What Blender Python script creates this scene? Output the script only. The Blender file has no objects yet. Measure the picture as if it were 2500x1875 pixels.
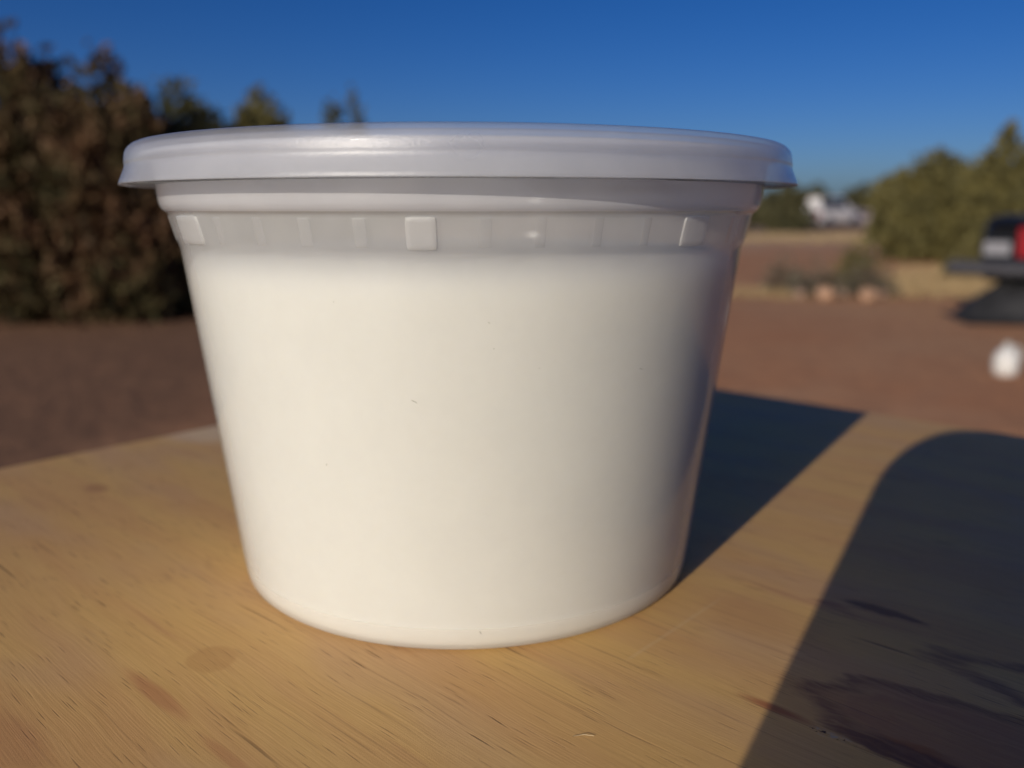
import bpy, math, random
import numpy as np
from mathutils import Vector, Matrix

S = bpy.context.scene
COL = S.collection
rad = math.radians
TZ = 0.98                      # height of the table top above the ground (m)

# ------------------------------------------------------------------ camera, sky, sun, exposure
CAM_Z = TZ + 0.06636
cam_d = bpy.data.cameras.new('camera')
cam = bpy.data.objects.new('camera', cam_d)
COL.objects.link(cam)
cam.location = (0, 0, CAM_Z)
cam.rotation_euler = (math.pi / 2 - 0.2032, 0, 0)
cam_d.sensor_width = 36
cam_d.lens = 36 * 2080.2 / 2500
cam_d.clip_start = 0.004
cam_d.clip_end = 2000
cam_d.dof.use_dof = True
cam_d.dof.focus_distance = 0.114
cam_d.dof.aperture_fstop = cam_d.lens / 2.0
S.camera = cam

SUN_AZ, SUN_EL = 31.5, 17.5       # light travels towards +X of the view direction by SUN_AZ
W = bpy.data.worlds.new('World')
S.world = W
W.use_nodes = True
wn, wl = W.node_tree.nodes, W.node_tree.links
wn.clear()
sky = wn.new('ShaderNodeTexSky')
sky.sky_type = 'NISHITA'
sky.sun_disc = False
sky.sun_elevation = rad(SUN_EL)
sky.sun_rotation = rad(180 + SUN_AZ)
sky.altitude = 2200
sky.air_density = 0.85
sky.dust_density = 8.5
sky.ozone_density = 4.2
hsv = wn.new('ShaderNodeHueSaturation')
hsv.inputs['Saturation'].default_value = 1.25
hsv.inputs['Hue'].default_value = 0.514
bg = wn.new('ShaderNodeBackground')
bg.inputs['Strength'].default_value = 0.066
wo = wn.new('ShaderNodeOutputWorld')
wl.new(sky.outputs[0], hsv.inputs['Color'])
wl.new(hsv.outputs[0], bg.inputs['Color'])
wl.new(bg.outputs[0], wo.inputs['Surface'])

sd = bpy.data.lights.new('sun', 'SUN')
sd.energy = 3.3
sd.angle = rad(0.53)
sd.color = (1.0, 0.91, 0.79)
sun = bpy.data.objects.new('sun', sd)
COL.objects.link(sun)
LD = Vector((math.sin(rad(SUN_AZ)) * math.cos(rad(SUN_EL)), math.cos(rad(SUN_AZ)) * math.cos(rad(SUN_EL)), -math.sin(rad(SUN_EL))))
sun.rotation_euler = LD.to_track_quat('-Z', 'Y').to_euler()
sun.location = (-3, -5, 6)

vs = S.view_settings
vs.view_transform = 'Standard'
vs.look = 'None'
vs.exposure = 0.08
vs.gamma = 1.0
vs.use_curve_mapping = False
S.cycles.use_denoising = True
S.cycles.max_bounces = 16
S.cycles.transparent_max_bounces = 24
S.cycles.transmission_bounces = 12
S.cycles.diffuse_bounces = 6
S.cycles.sample_clamp_indirect = 6

# ------------------------------------------------------------------ helpers: objects
def tag(o, label=None, cat=None, group=None, kind=None):
    if label: o['label'] = label
    if cat: o['category'] = cat
    if group: o['group'] = group
    if kind: o['kind'] = kind
    return o

def empty(name, loc, rz=0):
    o = bpy.data.objects.new(name, None)
    o.empty_display_size = 0.05
    COL.objects.link(o)
    o.location = loc
    o.rotation_euler = (0, 0, rz)
    return o

def link(name, me, mat=None, parent=None, loc=None):
    o = bpy.data.objects.new(name, me)
    COL.objects.link(o)
    if mat and not me.materials: me.materials.append(mat)
    if parent: o.parent = parent
    if loc is not None: o.location = loc
    return o

def copy_tree(o, parent=None):
    c = o.copy()
    COL.objects.link(c)
    if parent: c.parent = parent
    for ch in list(o.children): copy_tree(ch, c)
    return c

class MB:
    """collects vertices and faces for ONE mesh"""
    def __init__(s): s.v = []; s.f = []; s.sm = []
    def add(s, v, f, smooth=True):
        n = len(s.v)
        s.v += [tuple(p) for p in v]
        s.f += [tuple(i + n for i in q) for q in f]
        s.sm += [smooth] * len(f)
    def box(s, c, d, M=None, bev=0.0):
        hx, hy, hz = d[0] / 2, d[1] / 2, d[2] / 2
        if bev <= 0:
            v = [Vector((x * hx, y * hy, z * hz)) for x in (-1, 1) for y in (-1, 1) for z in (-1, 1)]
            f = [(0, 1, 3, 2), (4, 6, 7, 5), (0, 4, 5, 1), (2, 3, 7, 6), (0, 2, 6, 4), (1, 5, 7, 3)]
        else:
            v = []; f = []
            r = []
            for sx, sy in ((1, 1), (-1, 1), (-1, -1), (1, -1)):
                for k in range(3):
                    a = {(1, 1): 0, (-1, 1): 90, (-1, -1): 180, (1, -1): 270}[(sx, sy)] + k * 45
                    r.append((sx * (hx - bev) + bev * math.cos(rad(a)), sy * (hy - bev) + bev * math.sin(rad(a)), sx * (hx - bev), sy * (hy - bev)))
            n = len(r)
            for z, ins in ((-hz, 1), (-hz + bev, 0), (hz - bev, 0), (hz, 1)):
                for x, y, ix, iy in r:
                    v.append(Vector((x * (1 - ins) + ix * ins, y * (1 - ins) + iy * ins, z)) if ins else Vector((x, y, z)))
            for k in range(3):
                for i in range(n):
                    j = (i + 1) % n
                    f.append((k * n + i, k * n + j, (k + 1) * n + j, (k + 1) * n + i))
            f.append(tuple(range(n - 1, -1, -1)))
            f.append(tuple(range(3 * n, 4 * n)))
        M = M or Matrix.Identity(4)
        c = Vector(c)
        s.add([M @ p + c for p in v], f, False)
    def tube(s, pts, rr, n=8, cap=True):
        pts = [Vector(p) for p in pts]
        if not hasattr(rr, '__len__'): rr = [rr] * len(pts)
        v = []; f = []
        up = Vector((0.13, 0.21, 1)).normalized()
        for i, p in enumerate(pts):
            t = (pts[min(i + 1, len(pts) - 1)] - pts[max(i - 1, 0)]).normalized()
            a = t.cross(up)
            if a.length < 1e-3: a = t.cross(Vector((1, 0, 0)))
            a.normalize(); b = t.cross(a)
            for k in range(n):
                th = 2 * math.pi * k / n
                v.append(p + (a * math.cos(th) + b * math.sin(th)) * rr[i])
        for i in range(len(pts) - 1):
            for k in range(n):
                f.append((i * n + k, i * n + (k + 1) % n, (i + 1) * n + (k + 1) % n, (i + 1) * n + k))
        if cap:
            f.append(tuple(range(n))); f.append(tuple(range((len(pts) - 1) * n + n - 1, (len(pts) - 1) * n - 1, -1)))
        s.add(v, f)
    def lathe(s, prof, n=64, M=None, closed=False, c=(0, 0, 0)):
        v = []; f = []
        M = M or Matrix.Identity(4); c = Vector(c)
        for r, z in prof:
            for k in range(n):
                th = 2 * math.pi * k / n
                v.append(M @ Vector((r * math.cos(th), r * math.sin(th), z)) + c)
        m = len(prof)
        for i in range(m if closed else m - 1):
            i2 = (i + 1) % m
            for k in range(n):
                f.append((i * n + k, i * n + (k + 1) % n, i2 * n + (k + 1) % n, i2 * n + k))
        if not closed:
            if prof[0][0] > 1e-9: f.append(tuple(range(n - 1, -1, -1)))
            if prof[-1][0] > 1e-9: f.append(tuple(range((m - 1) * n, m * n)))
        s.add(v, f)
    def mesh(s, name):
        me = bpy.data.meshes.new(name)
        me.from_pydata(s.v, [], s.f)
        me.polygons.foreach_set('use_smooth', s.sm)
        me.update()
        return me
    def build(s, name, mat, parent=None, loc=None):
        return link(name, s.mesh(name), mat, parent, loc)

def mesh_np(name, V, F, smooth=False):
    """V (n,3), F (m,k) arrays -> mesh"""
    me = bpy.data.meshes.new(name)
    k = F.shape[1]
    me.vertices.add(len(V)); me.vertices.foreach_set('co', V.astype(np.float32).ravel())
    me.loops.add(F.size); me.loops.foreach_set('vertex_index', F.astype(np.int32).ravel())
    me.polygons.add(len(F))
    me.polygons.foreach_set('loop_start', np.arange(0, F.size, k, dtype=np.int32))
    me.polygons.foreach_set('loop_total', np.full(len(F), k, dtype=np.int32))
    me.polygons.foreach_set('use_smooth', np.full(len(F), smooth))
    me.update(calc_edges=True)
    return me

# ------------------------------------------------------------------ helpers: materials
class NT:
    def __init__(s, name):
        s.m = bpy.data.materials.new(name); s.m.use_nodes = True
        s.t = s.m.node_tree; s.t.nodes.clear()
        s.out = s.n('ShaderNodeOutputMaterial')
    def n(s, typ, **kw):
        nd = s.t.nodes.new(typ)
        for k, v in kw.items(): setattr(nd, k, v)
        return nd
    def set(s, sock, v):
        if isinstance(v, bpy.types.NodeSocket): s.t.links.new(v, sock)
        elif isinstance(v, (tuple, list)) and sock.type == 'RGBA': sock.default_value = (*v[:3], 1)
        else: sock.default_value = v
    def math(s, op, a, b=0.0, c=0.0, clamp=False):
        nd = s.n('ShaderNodeMath', operation=op, use_clamp=clamp)
        s.set(nd.inputs[0], a); s.set(nd.inputs[1], b); s.set(nd.inputs[2], c)
        return nd.outputs[0]
    def mix(s, fac, a, b, mode='MIX'):
        nd = s.n('ShaderNodeMix', data_type='RGBA', blend_type=mode)
        s.set(nd.inputs[0], fac); s.set(nd.inputs[6], a); s.set(nd.inputs[7], b)
        return nd.outputs[2]
    def coord(s, which='Object'): return s.n('ShaderNodeTexCoord').outputs[which]
    def mapping(s, vec, scale=(1, 1, 1), loc=(0, 0, 0), rot=(0, 0, 0)):
        nd = s.n('ShaderNodeMapping')
        s.set(nd.inputs[0], vec)
        nd.inputs['Location'].default_value = loc; nd.inputs['Rotation'].default_value = rot; nd.inputs['Scale'].default_value = scale
        return nd.outputs[0]
    def noise(s, vec, scale=5, detail=2, rough=0.5, dist=0.0, color=False):
        nd = s.n('ShaderNodeTexNoise')
        s.set(nd.inputs['Vector'], vec)
        nd.inputs['Scale'].default_value = scale; nd.inputs['Detail'].default_value = detail
        nd.inputs['Roughness'].default_value = rough; nd.inputs['Distortion'].default_value = dist
        return nd.outputs['Color' if color else 'Fac']
    def ramp(s, fac, lo, hi, a=0.0, b=1.0, smooth=True):
        nd = s.n('ShaderNodeMapRange', interpolation_type='SMOOTHSTEP' if smooth else 'LINEAR')
        s.set(nd.inputs['Value'], fac)
        nd.inputs['From Min'].default_value = lo; nd.inputs['From Max'].default_value = hi
        nd.inputs['To Min'].default_value = a; nd.inputs['To Max'].default_value = b
        return nd.outputs[0]
    def bump(s, h, strength=0.3, dist=0.001):
        nd = s.n('ShaderNodeBump')
        s.set(nd.inputs['Height'], h)
        nd.inputs['Strength'].default_value = strength; nd.inputs['Distance'].default_value = dist
        return nd.outputs[0]
    def principled(s, color, rough=0.6, normal=None, **kw):
        nd = s.n('ShaderNodeBsdfPrincipled')
        s.set(nd.inputs['Base Color'], color); s.set(nd.inputs['Roughness'], rough)
        if normal is not None: s.set(nd.inputs['Normal'], normal)
        for k, v in kw.items(): s.set(nd.inputs[k.replace('_', ' ')], v)
        return nd.outputs[0]
    def done(s, sh):
        s.t.links.new(sh, s.out.inputs['Surface'])
        return s.m

def simple(name, col, rough=0.6, var=0.12, scale=20, bump=0.0, **kw):
    t = NT(name)
    c = t.coord()
    nz = t.noise(c, scale, 4, 0.6)
    cc = t.mix(t.ramp(nz, 0.3, 0.7), tuple(x * (1 - var) for x in col), tuple(min(1, x * (1 + var)) for x in col))
    nrm = t.bump(nz, bump, 0.01) if bump else None
    return t.done(t.principled(cc, rough, nrm, **kw))

# ---- plastic of the tub and lid: milky polypropylene, part of the light goes straight through
def plastic(name, tint, transp, transl, rough, frost, sparkle=0.0):
    t = NT(name)
    c = t.coord()
    mott = t.noise(c, 140, 3, 0.55)
    fine = t.noise(c, 2600, 3, 0.7)
    tr = t.n('ShaderNodeBsdfTransparent'); t.set(tr.inputs[0], (0.97, 0.975, 0.98))
    tl = t.n('ShaderNodeBsdfTranslucent'); t.set(tl.inputs[0], tint)
    df = t.n('ShaderNodeBsdfDiffuse'); t.set(df.inputs[0], tint)
    nb = t.bump(fine, frost, 0.0001)
    t.set(df.inputs['Normal'], nb)
    m1 = t.n('ShaderNodeMixShader'); t.set(m1.inputs[0], t.math('ADD', transl, t.math('MULTIPLY', t.math('SUBTRACT', mott, 0.5), 0.12)))
    t.t.links.new(df.outputs[0], m1.inputs[1]); t.t.links.new(tl.outputs[0], m1.inputs[2])
    m2 = t.n('ShaderNodeMixShader'); t.set(m2.inputs[0], t.math('ADD', transp, t.math('MULTIPLY', t.math('SUBTRACT', mott, 0.5), 0.06)))
    t.t.links.new(m1.outputs[0], m2.inputs[1]); t.t.links.new(tr.outputs[0], m2.inputs[2])
    gl = t.n('ShaderNodeBsdfGlossy'); t.set(gl.inputs['Roughness'], rough); t.set(gl.inputs['Normal'], nb)
    fr = t.n('ShaderNodeFresnel'); t.set(fr.inputs['IOR'], t.math('ADD', 1.46, t.math('MULTIPLY', t.n('ShaderNodeNewGeometry').outputs['Backfacing'], 1 / 1.46 - 1.46)))
    m3 = t.n('ShaderNodeMixShader'); t.set(m3.inputs[0], fr.outputs[0])
    t.t.links.new(m2.outputs[0], m3.inputs[1]); t.t.links.new(gl.outputs[0], m3.inputs[2])
    return t.done(m3.outputs[0])

MAT = {}
MAT['tub'] = plastic('tub_plastic', (0.89, 0.895, 0.87), 0.66, 0.45, 0.13, 0.05)
MAT['lid'] = plastic('lid_plastic', (0.95, 0.96, 0.985), 0.76, 0.62, 0.32, 0.6)
MAT['rim_plastic'] = plastic('rim_plastic', (0.96, 0.97, 0.99), 0.36, 0.60, 0.10, 0.1)
MAT['rib'] = plastic('rib_plastic', (0.92, 0.92, 0.91), 0.84, 0.5, 0.25, 1.0)
MAT['base_plastic'] = plastic('base_ring_plastic', (0.92, 0.915, 0.88), 0.30, 0.60, 0.15, 0.1)
MAT['rib_clear'] = plastic('rib_clear_plastic', (0.92, 0.92, 0.91), 0.92, 0.5, 0.12, 0.2)
MAT['lug'] = plastic('frosted_plastic', (0.90, 0.90, 0.89), 0.55, 0.5, 0.30, 1.0)

def food_mat():
    t = NT('white_food')
    c = t.coord()
    nz = t.noise(c, 60, 3, 0.5)
    col = t.mix(t.ramp(nz, 0.3, 0.7), (0.82, 0.808, 0.75), (0.85, 0.838, 0.78))
    return t.done(t.principled(col, 0.55, Subsurface_Weight=0.7, Subsurface_Scale=0.005, Subsurface_Radius=(1.0, 0.95, 0.8)))
MAT['food'] = food_mat()

# ---- wood of the table top, worked in millimetres in the board's own axes (x = along the grain)
def wood_mat():
    t = NT('raw_plywood')
    P = t.mapping(t.coord(), (1000, 1000, 1000))
    warp = t.noise(P, 0.03, 2, 0.5, color=True)
    wv = t.n('ShaderNodeVectorMath', operation='MULTIPLY_ADD')
    t.set(wv.inputs[0], warp); wv.inputs[1].default_value = (0, 2.5, 0); t.set(wv.inputs[2], P)
    Q = wv.outputs[0]
    def st(sx, sy, detail=2, rough=0.5, off=(0, 0, 0), base=None):
        return t.noise(t.mapping(base or Q, (sx, sy, 1), off), 1.0, detail, rough)
    # broad tone
    col = t.mix(t.ramp(st(0.012, 0.09, 3), 0.35, 0.68), (0.665, 0.40, 0.128), (0.61, 0.335, 0.118))
    col = t.mix(t.ramp(st(0.02, 0.05, 2, 0.5, (31, 7, 0)), 0.42, 0.70, 0, 0.75), col, (0.56, 0.33, 0.165))
    # reddish streaks
    rs = t.math('MULTIPLY', t.ramp(st(0.016, 0.16, 3, 0.55, (5, 3, 0)), 0.57, 0.74), t.ramp(st(0.018, 0.03, 1, 0.5, (77, 0, 0)), 0.42, 0.62))
    col = t.mix(t.math('MULTIPLY', rs, 0.75), col, (0.40, 0.165, 0.075))
    # fine fibre
    fib = st(0.07, 4.2, 4, 0.7)
    col = t.mix(t.ramp(fib, 0.25, 0.75), t.mix(0.30, col, (0.30, 0.17, 0.06)), t.mix(0.12, col, (0.80, 0.62, 0.35)))
    # pores: short dark dashes along the grain
    dens = t.ramp(st(0.02, 0.06, 2, 0.5, (13, 91, 0)), 0.38, 0.66)
    def pores(sx, sy, lo, hi, seed):
        vo = t.n('ShaderNodeTexVoronoi', feature='F1')
        t.set(vo.inputs['Vector'], t.mapping(Q, (sx, sy, 1), (seed, seed * 3, 0)))
        vo.inputs['Scale'].default_value = 1.0
        vo.voronoi_dimensions = '2D'
        sep = t.n('ShaderNodeSeparateColor'); t.set(sep.inputs[0], vo.outputs['Color'])
        on = t.ramp(sep.outputs[0], 0.55, 0.62)
        d = t.math('ADD', vo.outputs['Distance'], t.math('MULTIPLY', t.noise(t.mapping(Q, (0.5, 3, 1)), 1.0, 1), 0.08))
        return t.math('MULTIPLY', on, t.ramp(d, lo, hi, 1, 0))
    p1 = t.math('MULTIPLY', pores(0.04, 0.75, 0.06, 0.16, 3.0), dens)
    p2 = t.math('MULTIPLY', pores(0.06, 1.5, 0.07, 0.18, 17.0), 0.6)
    pore = t.math('MAXIMUM', p1, p2)
    line = t.math('MULTIPLY', t.ramp(st(0.022, 1.0, 1, 0.4, (3, 55, 0)), 0.68, 0.76), t.ramp(st(0.05, 0.12, 1, 0.4, (9, 2, 0)), 0.45, 0.6))
    pore = t.math('MAXIMUM', pore, t.math('MULTIPLY', line, 0.9))
    fl = t.math('MULTIPLY', t.ramp(st(0.014, 2.0, 2, 0.5, (63, 17, 0)), 0.56, 0.70), t.ramp(st(0.06, 0.2, 2, 0.5, (1, 44, 0)), 0.40, 0.62))
    col = t.mix(t.math('MULTIPLY', fl, 0.42), col, (0.26, 0.13, 0.05))
    col = t.mix(t.math('MULTIPLY', pore, 0.9), col, (0.16, 0.075, 0.028))
    # local marks ------------------------------------------------------------
    sepP = t.n('ShaderNodeSeparateXYZ'); t.set(sepP.inputs[0], Q)
    sepR = t.n('ShaderNodeSeparateXYZ'); t.set(sepR.inputs[0], P)
    wob = t.math('ADD', t.math('MULTIPLY', t.noise(P, 0.09, 2, 0.5), 0.6), t.math('MULTIPLY', t.noise(t.mapping(P, (0.10, 0.8, 1)), 1.0, 3, 0.6), 0.4))
    # the warp shifts y by about 4.5 mm on average
    def ell(cx, cy, rx, ry, sep=sepR, w=0.35):
        dx = t.math('DIVIDE', t.math('SUBTRACT', sep.outputs[0], cx), rx)
        dy = t.math('DIVIDE', t.math('SUBTRACT', sep.outputs[1], cy), ry)
        d = t.math('SQRT', t.math('ADD', t.math('MULTIPLY', dx, dx), t.math('MULTIPLY', dy, dy)))
        return t.math('ADD', d, t.math('MULTIPLY', t.math('SUBTRACT', wob, 0.5), w * 2))
    def mark(col, d, lo, hi, amount, c):
        return t.mix(t.math('MULTIPLY', t.ramp(d, lo, hi, 1, 0), amount), col, c)
    col = mark(col, ell(130.8, -228.2, 4.6, 4.2), 0.75, 1.0, 0.5, (0.48, 0.26, 0.085))            # oval stain
    col = mark(col, ell(36, -206.6, 5, 3.0), 0.4, 1.1, 0.6, (0.34, 0.16, 0.07))                    # small brown spot
    col = mark(col, ell(134, -238, 11, 1.6), 0.4, 1.1, 0.6, (0.42, 0.17, 0.07))                    # red streaks
    col = mark(col, ell(155, -238.5, 9, 1.0), 0.4, 1.1, 0.5, (0.42, 0.18, 0.07))
    col = mark(col, ell(131, -256, 14, 4.0), 0.4, 1.2, 0.55, (0.42, 0.19, 0.085))
    col = mark(col, ell(184, -160, 14, 9.0), 0.2, 1.1, 0.45, (0.46, 0.23, 0.10))                   # reddish field right of the tub
    col = mark(col, ell(199.5, -183.0, 6.0, 1.1), 0.2, 1.2, 0.85, (0.33, 0.105, 0.04))               # rusty lead-in of the knot
    col = mark(col, ell(3, -160, 22, 16), 0.5, 1.1, 0.45, (0.66, 0.55, 0.42))                      # bleached corner
    kw = t.n('ShaderNodeVectorMath', operation='MULTIPLY_ADD')
    kn = t.n('ShaderNodeVectorMath', operation='SUBTRACT')
    t.set(kn.inputs[0], t.noise(t.mapping(P, (0.10, 0.22, 1)), 1.0, 3, 0.55, color=True)); kn.inputs[1].default_value = (0.5, 0.5, 0.5)
    t.set(kw.inputs[0], kn.outputs[0]); kw.inputs[1].default_value = (12, 5, 0); t.set(kw.inputs[2], P)
    sepK = t.n('ShaderNodeSeparateXYZ'); t.set(sepK.inputs[0], kw.outputs[0])
    feather = t.ramp(st(0.05, 1.1, 3, 0.6, (41, 3, 0), base=kw.outputs[0]), 0.30, 0.66)
    fe = lambda x, k: t.math('MULTIPLY', x, t.math('ADD', 1.0 - k, t.math('MULTIPLY', feather, k)))
    # reddish heartwood field and its flame outlines
    halo = ell(226, -174, 26, 10.5, sepK, 0.08)
    col = t.mix(fe(t.ramp(halo, 0.72, 1.02, 0.75, 0), 0.3), col, (0.34, 0.15, 0.075))
    ring = t.math('MULTIPLY', t.ramp(halo, 0.80, 0.95), t.ramp(halo, 0.97, 1.08, 1, 0))
    col = t.mix(t.math('MULTIPLY', fe(ring, 0.5), 0.8), col, (0.20, 0.085, 0.045))
    ring2 = ell(240, -153, 30, 6.5, sepK, 0.08)
    r2 = t.math('MULTIPLY', t.ramp(ring2, 0.72, 0.95), t.ramp(ring2, 0.96, 1.14, 1, 0))
    col = t.mix(t.math('MULTIPLY', fe(r2, 0.5), 0.75), col, (0.21, 0.10, 0.055))
    kA = ell(199.5, -143.5, 7.0, 1.9, sepK, 0.12)
    col = t.mix(fe(t.ramp(kA, 0.55, 1.15, 0.85, 0), 0.4), col, (0.13, 0.055, 0.032))
    col = t.mix(t.ramp(ell(192.5, -147.5, 5.0, 1.6, sepK, 0.12), 0.3, 1.2, 0.5, 0), col, (0.33, 0.13, 0.06))
    kB = ell(221, -181, 15, 2.6, sepK, 0.12)
    col = t.mix(fe(t.ramp(kB, 0.6, 1.12, 0.92, 0), 0.3), col, (0.15, 0.06, 0.033))
    col = t.mix(t.ramp(ell(216, -179, 5.0, 1.0, sepK, 0.1), 0.2, 1.1, 0.7, 0), col, (0.38, 0.14, 0.04))
    crumb = t.ramp(ell(206.4, -183.4, 3.4, 1.5, sepK, 0.25), 0.6, 1.0, 1, 0)
    cn = t.noise(P, 0.9, 4, 0.72)
    col = t.mix(t.math('MULTIPLY', crumb, t.ramp(cn, 0.45, 0.62, 0, 0.85)), col, (0.44, 0.36, 0.27))
    col = t.mix(t.math('MULTIPLY', crumb, t.ramp(cn, 0.36, 0.42, 1, 0)), col, (0.07, 0.03, 0.015))
    # faint scratch across the grain
    sx = t.math('ABSOLUTE', t.math('SUBTRACT', sepR.outputs[0], t.math('ADD', 176.8, t.math('MULTIPLY', wob, 0.5))))
    sc = t.math('MULTIPLY', t.ramp(sx, 0.12, 0.5, 1, 0), t.math('MULTIPLY', t.ramp(sepR.outputs[1], -187, -184), t.ramp(sepR.outputs[1], -162, -157, 1, 0)))
    col = t.mix(t.math('MULTIPLY', sc, 0.12), col, (0.72, 0.60, 0.42))
    grain = t.noise(P, 9.0, 2, 0.6)
    h = t.math('ADD', t.math('MULTIPLY', fib, 0.7), t.math('MULTIPLY', grain, 0.25))
    h = t.math('SUBTRACT', h, t.math('MULTIPLY', pore, 0.8))
    h = t.math('SUBTRACT', h, t.math('MULTIPLY', crumb, t.math('MULTIPLY', cn, -1.5)))
    nrm = t.bump(h, 0.45, 0.00016)
    return t.done(t.principled(col, 0.62, nrm, Specular_IOR_Level=0.3))
MAT['wood'] = wood_mat()

def ply_edge():
    t = NT('plywood_edge')
    P = t.mapping(t.coord(), (1000, 1000, 1000))
    sp = t.n('ShaderNodeSeparateXYZ'); t.set(sp.inputs[0], P)
    ply = t.math('PINGPONG', t.math('DIVIDE', sp.outputs[2], 2.6), 1.0)
    nz = t.noise(P, 0.8, 4, 0.6)
    col = t.mix(t.ramp(ply, 0.35, 0.65), (0.42, 0.27, 0.13), (0.62, 0.48, 0.30))
    col = t.mix(t.ramp(nz, 0.3, 0.7, 0, 0.4), col, (0.30, 0.19, 0.09))
    return t.done(t.principled(col, 0.75, t.bump(nz, 0.4, 0.0005)))
MAT['ply_edge'] = ply_edge()
MAT['leg_wood'] = simple('table_leg_wood', (0.40, 0.26, 0.13), 0.7, 0.25, 30, 0.2)

def ground_mat():
    t = NT('red_dirt')
    c = t.coord()
    n1 = t.noise(c, 0.35, 4, 0.6); n2 = t.noise(c, 6, 4, 0.65); n3 = t.noise(c, 60, 3, 0.6)
    col = t.mix(t.ramp(n1, 0.35, 0.68), (0.50, 0.235, 0.115), (0.52, 0.29, 0.155))
    col = t.mix(t.ramp(n2, 0.42, 0.72, 0, 0.6), col, (0.34, 0.165, 0.09))
    n4 = t.noise(t.mapping(c, (0.5, 1.6, 1), (0, 0, 0), (0, 0, 0.5)), 1.0, 4, 0.6)
    col = t.mix(t.ramp(n4, 0.50, 0.72, 0, 0.55), col, (0.58, 0.36, 0.21))
    col = t.mix(t.ramp(n3, 0.55, 0.8, 0, 0.5), col, (0.46, 0.31, 0.20))
    sp = t.n('ShaderNodeSeparateXYZ'); t.set(sp.inputs[0], c)
    # farther off the soil is paler, under thin dry grass
    pale = t.math('MULTIPLY', t.ramp(t.math('ADD', sp.outputs[1], t.math('MULTIPLY', n1, 10)), 25, 34), 0.65)
    col = t.mix(pale, col, (0.50, 0.36, 0.25))
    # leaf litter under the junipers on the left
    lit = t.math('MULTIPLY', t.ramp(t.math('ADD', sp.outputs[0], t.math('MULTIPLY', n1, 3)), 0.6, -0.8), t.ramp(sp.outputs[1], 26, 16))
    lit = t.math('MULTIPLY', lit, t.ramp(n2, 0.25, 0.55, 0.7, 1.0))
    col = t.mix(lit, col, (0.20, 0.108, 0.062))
    h = t.math('ADD', t.math('MULTIPLY', n2, 1.0), t.math('MULTIPLY', n3, 0.25))
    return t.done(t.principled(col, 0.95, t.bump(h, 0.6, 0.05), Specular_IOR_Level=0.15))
MAT['ground'] = ground_mat()

def leaf_mat(name, a, b, c3, scale=3.0):
    t = NT(name)
    c = t.coord()
    n1 = t.noise(c, scale, 3, 0.6); n2 = t.noise(c, scale * 9, 2, 0.5)
    col = t.mix(t.ramp(n1, 0.36, 0.62), a, b)
    col = t.mix(t.ramp(n2, 0.52, 0.72, 0, 0.7), col, c3)
    df = t.principled(col, 0.75, None, Specular_IOR_Level=0.2)
    tl = t.n('ShaderNodeBsdfTranslucent'); t.set(tl.inputs[0], col)
    m = t.n('ShaderNodeMixShader'); m.inputs[0].default_value = 0.2
    t.t.links.new(df, m.inputs[1]); t.t.links.new(tl.outputs[0], m.inputs[2])
    return t.done(m.outputs[0])
MAT['leaf_brown'] = leaf_mat('juniper_leaf_brown', (0.21, 0.12, 0.065), (0.10, 0.088, 0.04), (0.27, 0.15, 0.085), 1.6)
MAT['leaf_dark'] = leaf_mat('juniper_leaf_dark', (0.11, 0.105, 0.045), (0.085, 0.09, 0.04), (0.17, 0.12, 0.06))
MAT['leaf_olive'] = leaf_mat('juniper_leaf_olive', (0.165, 0.145, 0.05), (0.13, 0.12, 0.05), (0.21, 0.16, 0.07))
MAT['leaf_far'] = leaf_mat('juniper_leaf_far', (0.10, 0.095, 0.045), (0.085, 0.085, 0.045), (0.12, 0.10, 0.055), 0.8)
MAT['leaf_sage'] = leaf_mat('sage_leaf', (0.15, 0.135, 0.04), (0.12, 0.12, 0.04), (0.17, 0.14, 0.055), 8)
MAT['leaf_grey'] = leaf_mat('grey_brush_leaf', (0.17, 0.15, 0.10), (0.12, 0.11, 0.085), (0.15, 0.10, 0.07), 8)
MAT['straw'] = leaf_mat('dry_grass_blade', (0.46, 0.34, 0.18), (0.40, 0.29, 0.15), (0.52, 0.40, 0.23), 2)
MAT['bark'] = simple('juniper_bark', (0.16, 0.11, 0.075), 0.9, 0.35, 18, 0.5)
MAT['rock'] = simple('tan_rock', (0.36, 0.22, 0.14), 0.9, 0.2, 12, 0.4)
MAT['rock_dark'] = simple('brown_rock', (0.26, 0.17, 0.12), 0.9, 0.25, 12, 0.4)
MAT['glass_dark'] = simple('car_glass', (0.02, 0.022, 0.025), 0.08, 0.1, 5)
MAT['tyre'] = simple('tyre_rubber', (0.02, 0.02, 0.021), 0.85, 0.3, 30, 0.3)
MAT['rim'] = simple('wheel_rim', (0.35, 0.35, 0.36), 0.35, 0.1, 10, Metallic=0.8)
MAT['trim'] = simple('grey_bumper', (0.05, 0.05, 0.058), 0.5, 0.15, 9)
MAT['red_lens'] = simple('red_tail_lens', (0.27, 0.014, 0.02), 0.2, 0.1, 30)
MAT['clear_lens'] = simple('headlamp_lens', (0.6, 0.6, 0.62), 0.15, 0.1, 30)
MAT['plate'] = simple('number_plate', (0.24, 0.24, 0.26), 0.4, 0.05, 30)
MAT['jug'] = simple('white_jug_plastic', (0.62, 0.61, 0.58), 0.45, 0.04, 20)
MAT['jug_cap'] = simple('jug_cap_plastic', (0.42, 0.42, 0.40), 0.5, 0.04, 20)
MAT['black_plastic'] = simple('black_sheet', (0.018, 0.018, 0.019), 0.65, 0.3, 9, 0.2)
MAT['phone_body'] = simple('phone_body', (0.025, 0.026, 0.03), 0.35, 0.1, 30)
MAT['phone_glass'] = simple('phone_glass', (0.01, 0.01, 0.012), 0.06, 0.1, 30)
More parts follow.
